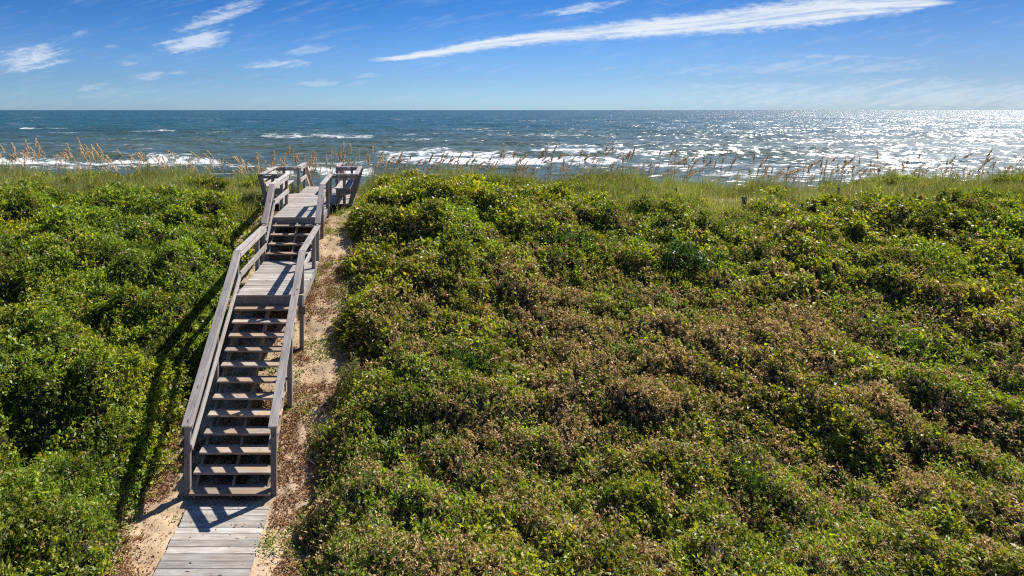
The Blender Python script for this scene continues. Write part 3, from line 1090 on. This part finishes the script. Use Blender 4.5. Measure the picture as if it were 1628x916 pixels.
fl = link_mesh('fallen_leaves', quads_mesh('fallen_leaves', leaves(B, Dr, L, L * rng.uniform(.4, .7, n)), pick(LIT, n)), M_DRY)
tag(fl, 'reddish brown dead leaves scattered over the sand beside the stairs', 'fallen leaves', kind='stuff')

n = 9000
x = rng.uniform(-4.3, -.5, n)
y = 6.8 + 18.0 * rng.random(n) ** 1.2
k = (fbm(x * 1.8, y * 1.8, 83, 3) > .55 - .14 * ss(x, -1.7, -.9)) & (thick(x, y) < .25) & ~((x > -3.05) & (x < -1.8) & (y < 10.42)) & ~((x > -3.1) & (x < -1.75) & (y > 13.6))
x, y = x[k], y[k]
n = len(x)
per = 9
idx = np.repeat(np.arange(n), per)
B = np.stack([x, y, ground(x, y) + .03], -1)[idx] + rng.normal(0, 1, (n * per, 3)) * np.array([.05, .05, .022])
B[:, 2] = np.maximum(B[:, 2], ground(B[:, 0], B[:, 1]) + .008)
Dr = unit(rng.normal(0, 1, (n * per, 3)) + np.array([0, 0, .6]))
L = rng.uniform(.022, .05, n * per)
cp = link_mesh('creeping_weeds', quads_mesh('creeping_weeds', leaves(B, Dr, L, L * .6), pick(GREENS, n * per) * 1.1), M_LEAF)
tag(cp, 'small green creeping plants dotted over the sandy path', 'weeds', kind='stuff')


# ------------------------------------------------------------------ shrubs that stand out on their own
def shrub(px, py, rx, ry, rz, nleaf, lf, cols, label, upright=0.0):
    X0, Y0, G0 = at(px, py)
    base = G0 + float(thick(np.array(X0), np.array(Y0))) * .35
    root = tag(empty('shrub', (X0, Y0, G0)), label, 'shrub', 'shrubs that stand out of the ground cover')
    # stems
    m = 9
    A = np.tile(np.array([[X0, Y0, G0 - .05]]), (m, 1)) + rng.normal(0, .05, (m, 3)) * np.array([1, 1, 0])
    ang = rng.uniform(0, 2 * np.pi, m)
    E = np.stack([X0 + np.cos(ang) * rx * .6, Y0 + np.sin(ang) * ry * .6, base + rz * rng.uniform(.5, .85, m)], -1)
    link_mesh('stems', quads_mesh('stems', sticks(A, E, np.full(m, .012))), M_TWIG, root)
    # lumpy crown
    per = 8
    n = nleaf // per
    dv = unit(rng.normal(0, 1, (n, 3)))
    dv[:, 2] = np.abs(dv[:, 2])
    lump = .72 + .45 * vn(dv[:, 0] * 3 + 9, dv[:, 1] * 3 + dv[:, 2] * 3, 500 + int(px)) + rng.normal(0, .05, n)
    rad = lump * rng.uniform(.45, 1.0, n) ** .35
    P = np.stack([X0 + dv[:, 0] * rx * rad, Y0 + dv[:, 1] * ry * rad, base + dv[:, 2] * rz * rad], -1)
    idx = np.repeat(np.arange(n), per)
    ax = unit(dv * (1 - upright) + np.array([0, 0, .5 + upright * 2]) + rng.normal(0, .3, (n, 3)))
    t_ = np.tile((np.arange(per) + .5) / per, n)
    B = P[idx] + ax[idx] * (lf * 2.6 * (t_ - .5))[:, None] + rng.normal(0, lf * .2, (n * per, 3))
    Dr = unit(ax[idx] * (.5 + upright) + rng.normal(0, .7, (n * per, 3)))
    L = lf * rng.uniform(.65, 1.35, n * per)
    link_mesh('foliage', quads_mesh('foliage', leaves(B, Dr, L, L * (.5 - .25 * upright)), pick(np.array(cols), n * per)), M_LEAF, root)


BRIGHT = [(.10, .20, .02), (.15, .24, .03), (.08, .16, .02), (.20, .25, .03)]
DARK = [(.035, .085, .018), (.05, .11, .02), (.065, .13, .025), (.03, .07, .02)]
MIDG = [(.06, .13, .02), (.09, .17, .025), (.11, .19, .03), (.05, .10, .02)]
shrub(1000, 548, .55, .45, .42, 2600, .05, BRIGHT, 'rounded yellow green shrub rising alone out of the brown dried weeds')
shrub(740, 572, .62, .50, .60, 4600, .045, DARK, 'large feathery dark green bush at the middle of the slope', .25)
shrub(1085, 412, .60, .55, .62, 2600, .065, DARK, 'dark dense rounded bush on the upper slope above the brown patch')
shrub(1190, 760, .34, .30, .62, 2600, .040, MIDG, 'tall wispy upright green weed clump near the lower right of the slope', .8)
shrub(895, 372, .70, .6, .5, 2600, .065, DARK, 'dark green domed bush below the grassy crest')
shrub(1325, 600, .55, .5, .34, 2400, .052, MIDG, 'low leafy green mound beneath the right end of the brown patch')
shrub(1440, 880, .42, .34, .38, 2200, .040, [(.16, .22, .07), (.20, .25, .10), (.12, .18, .05)], 'pale silvery green plant with narrow leaves at the bottom of the slope', .5)
shrub(640, 296, .9, .7, .42, 3000, .07, BRIGHT, 'bright green bush on the crest nearest the bench by the sand path')
shrub(560, 610, .32, .3, .62, 1500, .045, [(.16, .15, .07), (.20, .19, .08), (.10, .14, .04)], 'drooping olive brown bush leaning over the sand path', .5)
shrub(110, 560, .75, .6, .45, 4200, .05, MIDG, 'broad leafy bush amid the greenery left of the stairs')

# ------------------------------------------------------------------ sea oats against the water
def oat_mesh(name, hgt, bend, colr, fat, hang=False, raw=False):
    qs, cs = [], []
    pts = [np.array([bend * (t_ ** 2.2) * hgt, .02 * t_, hgt * t_ * (1 - .25 * bend * t_)]) for t_ in np.linspace(0, 1, 6)]
    for a_, b_ in zip(pts[:-1], pts[1:]):
        q = sticks(a_[None], b_[None], np.array([.0075]))
        qs.append(q)
        cs.append(np.tile(np.array(colr) * .8, (len(q), 1)))
    m = int(44 * fat)
    head = .30
    d_ = unit((pts[-1] - pts[-2])[None])[0]
    t_ = (np.arange(m) + .5) / m
    if hang:
        d_ = unit(np.array([[.50, .1, -.60 + .5 * bend]]))[0]
        t_ = t_ * .9 + .45
    droop = np.array([.10, 0, -.05]) * (bend + .4)
    B = pts[-1][None] + d_[None] * ((t_ - .55) * head)[:, None] + droop[None] * (t_ ** 2)[:, None] + np.clip(rng.normal(0, .009, (m, 3)), -.007, .007) + np.repeat(np.clip(rng.normal(0, .012, (m // 4 + 1, 3)), -.010, .010), 4, 0)[:m] * t_[:, None]
    Dr = unit(d_[None] * .8 + rng.normal(0, .45, (m, 3)) + np.array([.25, 0, -.35]))
    L = rng.uniform(.042, .06, m) * (1.1 - .35 * t_)
    qs.append(leaves(B, Dr, L * 1.25, L * .75))
    cs.append(pick(np.array([colr]), m))
    for _ in range(5):
        H_ = rng.uniform(.35, .7)
        q = blades(np.zeros((1, 3)), np.array([H_]), rng.normal(0, .18, (1, 3)) * np.array([1, 1, 0]), np.array([.010]), 3)
        qs.append(q)
        cs.append(np.tile(np.array([.14, .17, .06]), (len(q), 1)))
    if raw:
        return np.concatenate(qs), np.concatenate(cs)
    me = quads_mesh(name, np.concatenate(qs), np.concatenate(cs))
    me.materials.append(M_OAT)
    return me


GOLD_SUNLIT, BRN_BACKLIT = (.62, .50, .33), (.37, .275, .17)  # same straw: sunlit and backlit tones painted into the colours
kinds = {'m': [oat_mesh('sea_oat', 1.3, b_, (.48, .36, .23), 1.2) for b_ in (.05, .15, -.08, .02)],
         'g': [oat_mesh('sea_oat', 1.3, b_, GOLD_SUNLIT, 1.5, True) for b_ in (.10, .22, -.12, .30)],
         'b': [oat_mesh('sea_oat', 1.3, b_, BRN_BACKLIT, 1.0) for b_ in (.22, .35, .48, .12)]}


def oats(n, u0, u1, top0, top1, kind, label, group, dlo=26.0, dhi=30.0):
    for _ in range(n):
        uu = random.uniform(u0, u1)
        D = random.uniform(dlo, dhi)
        x = (uu - PX0) * D / F
        zg = float(ground(x, D))
        zt = CZ - (random.uniform(top0, top1) - PY0) * D / F
        h = max(.75, min(2.0, zt - zg))
        o = bpy.data.objects.new('sea_oat', random.choice(kinds[kind]))
        o.location = (x, D, zg - .03)
        o.scale = (random.uniform(.75, 1.2),) * 2 + (h / 1.25,)
        o.rotation_euler = (random.uniform(-.10, .10), random.uniform(-.14, .14), random.uniform(-1.2, 1.2))
        tag(o, label, 'sea oat', group)
        COL.objects.link(o)


LG, RG, MG = 'golden sea oats left of the stairs', 'brown sea oats along the right crest', 'sea oats behind the benches'
LL = 'golden dried sea oat stalk standing on the crest left of the stairs'
RL = 'sea oat stalk painted backlit brown leaning on the crest right of the stairs'
ML = 'slim tan sea oat stalk standing behind the benches of the upper deck'
oats(48, -5, 150, 222, 250, 'g', LL, LG)
oats(36, 130, 340, 236, 266, 'g', LL, LG)
oats(10, 340, 425, 240, 268, 'g', LL, LG)
oats(42, 428, 600, 236, 264, 'm', ML, MG)
oats(40, 600, 820, 240, 268, 'b', RL, RG)
oats(52, 800, 1090, 230, 266, 'b', RL, RG)
oats(28, 1080, 1320, 240, 272, 'b', RL, RG)
oats(36, 1300, 1640, 238, 272, 'b', RL, RG)

# the stalks farther back, too many to tell apart
far = []
fc = []
variants = [oat_mesh('x', 1.3, b_, c_, .6, h_, True) for b_, c_, h_ in ((.1, GOLD_SUNLIT, True), (.2, GOLD_SUNLIT, True), (.1, (.48, .36, .23), False), (.3, BRN_BACKLIT, False), (.4, BRN_BACKLIT, False), (.2, (.36, .27, .17), False))]
for q in range(420):
    uu = random.uniform(-20, 1650)
    D = random.uniform(27.5, 32.0)
    x = (uu - PX0) * D / F
    zg = float(ground(x, D))
    cen_ = float(np.interp(uu, _cu, _cy))
    zt = CZ - (cen_ - random.uniform(1, 26) ** 1.0 - PY0) * D / F
    h = max(.6, min(2.2, zt - zg))
    vi = random.choice((0, 1, 2)) if uu < 420 else (random.choice((2, 2, 5)) if uu < 640 else random.choice((3, 4, 5)))
    qv, qc = variants[vi]
    a_ = random.uniform(-1.2, 1.2)
    M = np.array([[math.cos(a_), -math.sin(a_), 0], [math.sin(a_), math.cos(a_), 0], [0, 0, h / 1.25]])
    far.append(qv @ M.T + np.array([x, D, zg - .03]))
    fc.append(qc * random.uniform(.8, 1.2))
fo = link_mesh('sea_oats', quads_mesh('sea_oats', np.concatenate(far), np.concatenate(fc)), M_OAT)
tag(fo, 'fine fringe of dry sea oat stalks along the whole far edge of the dune', 'sea oats', kind='stuff')
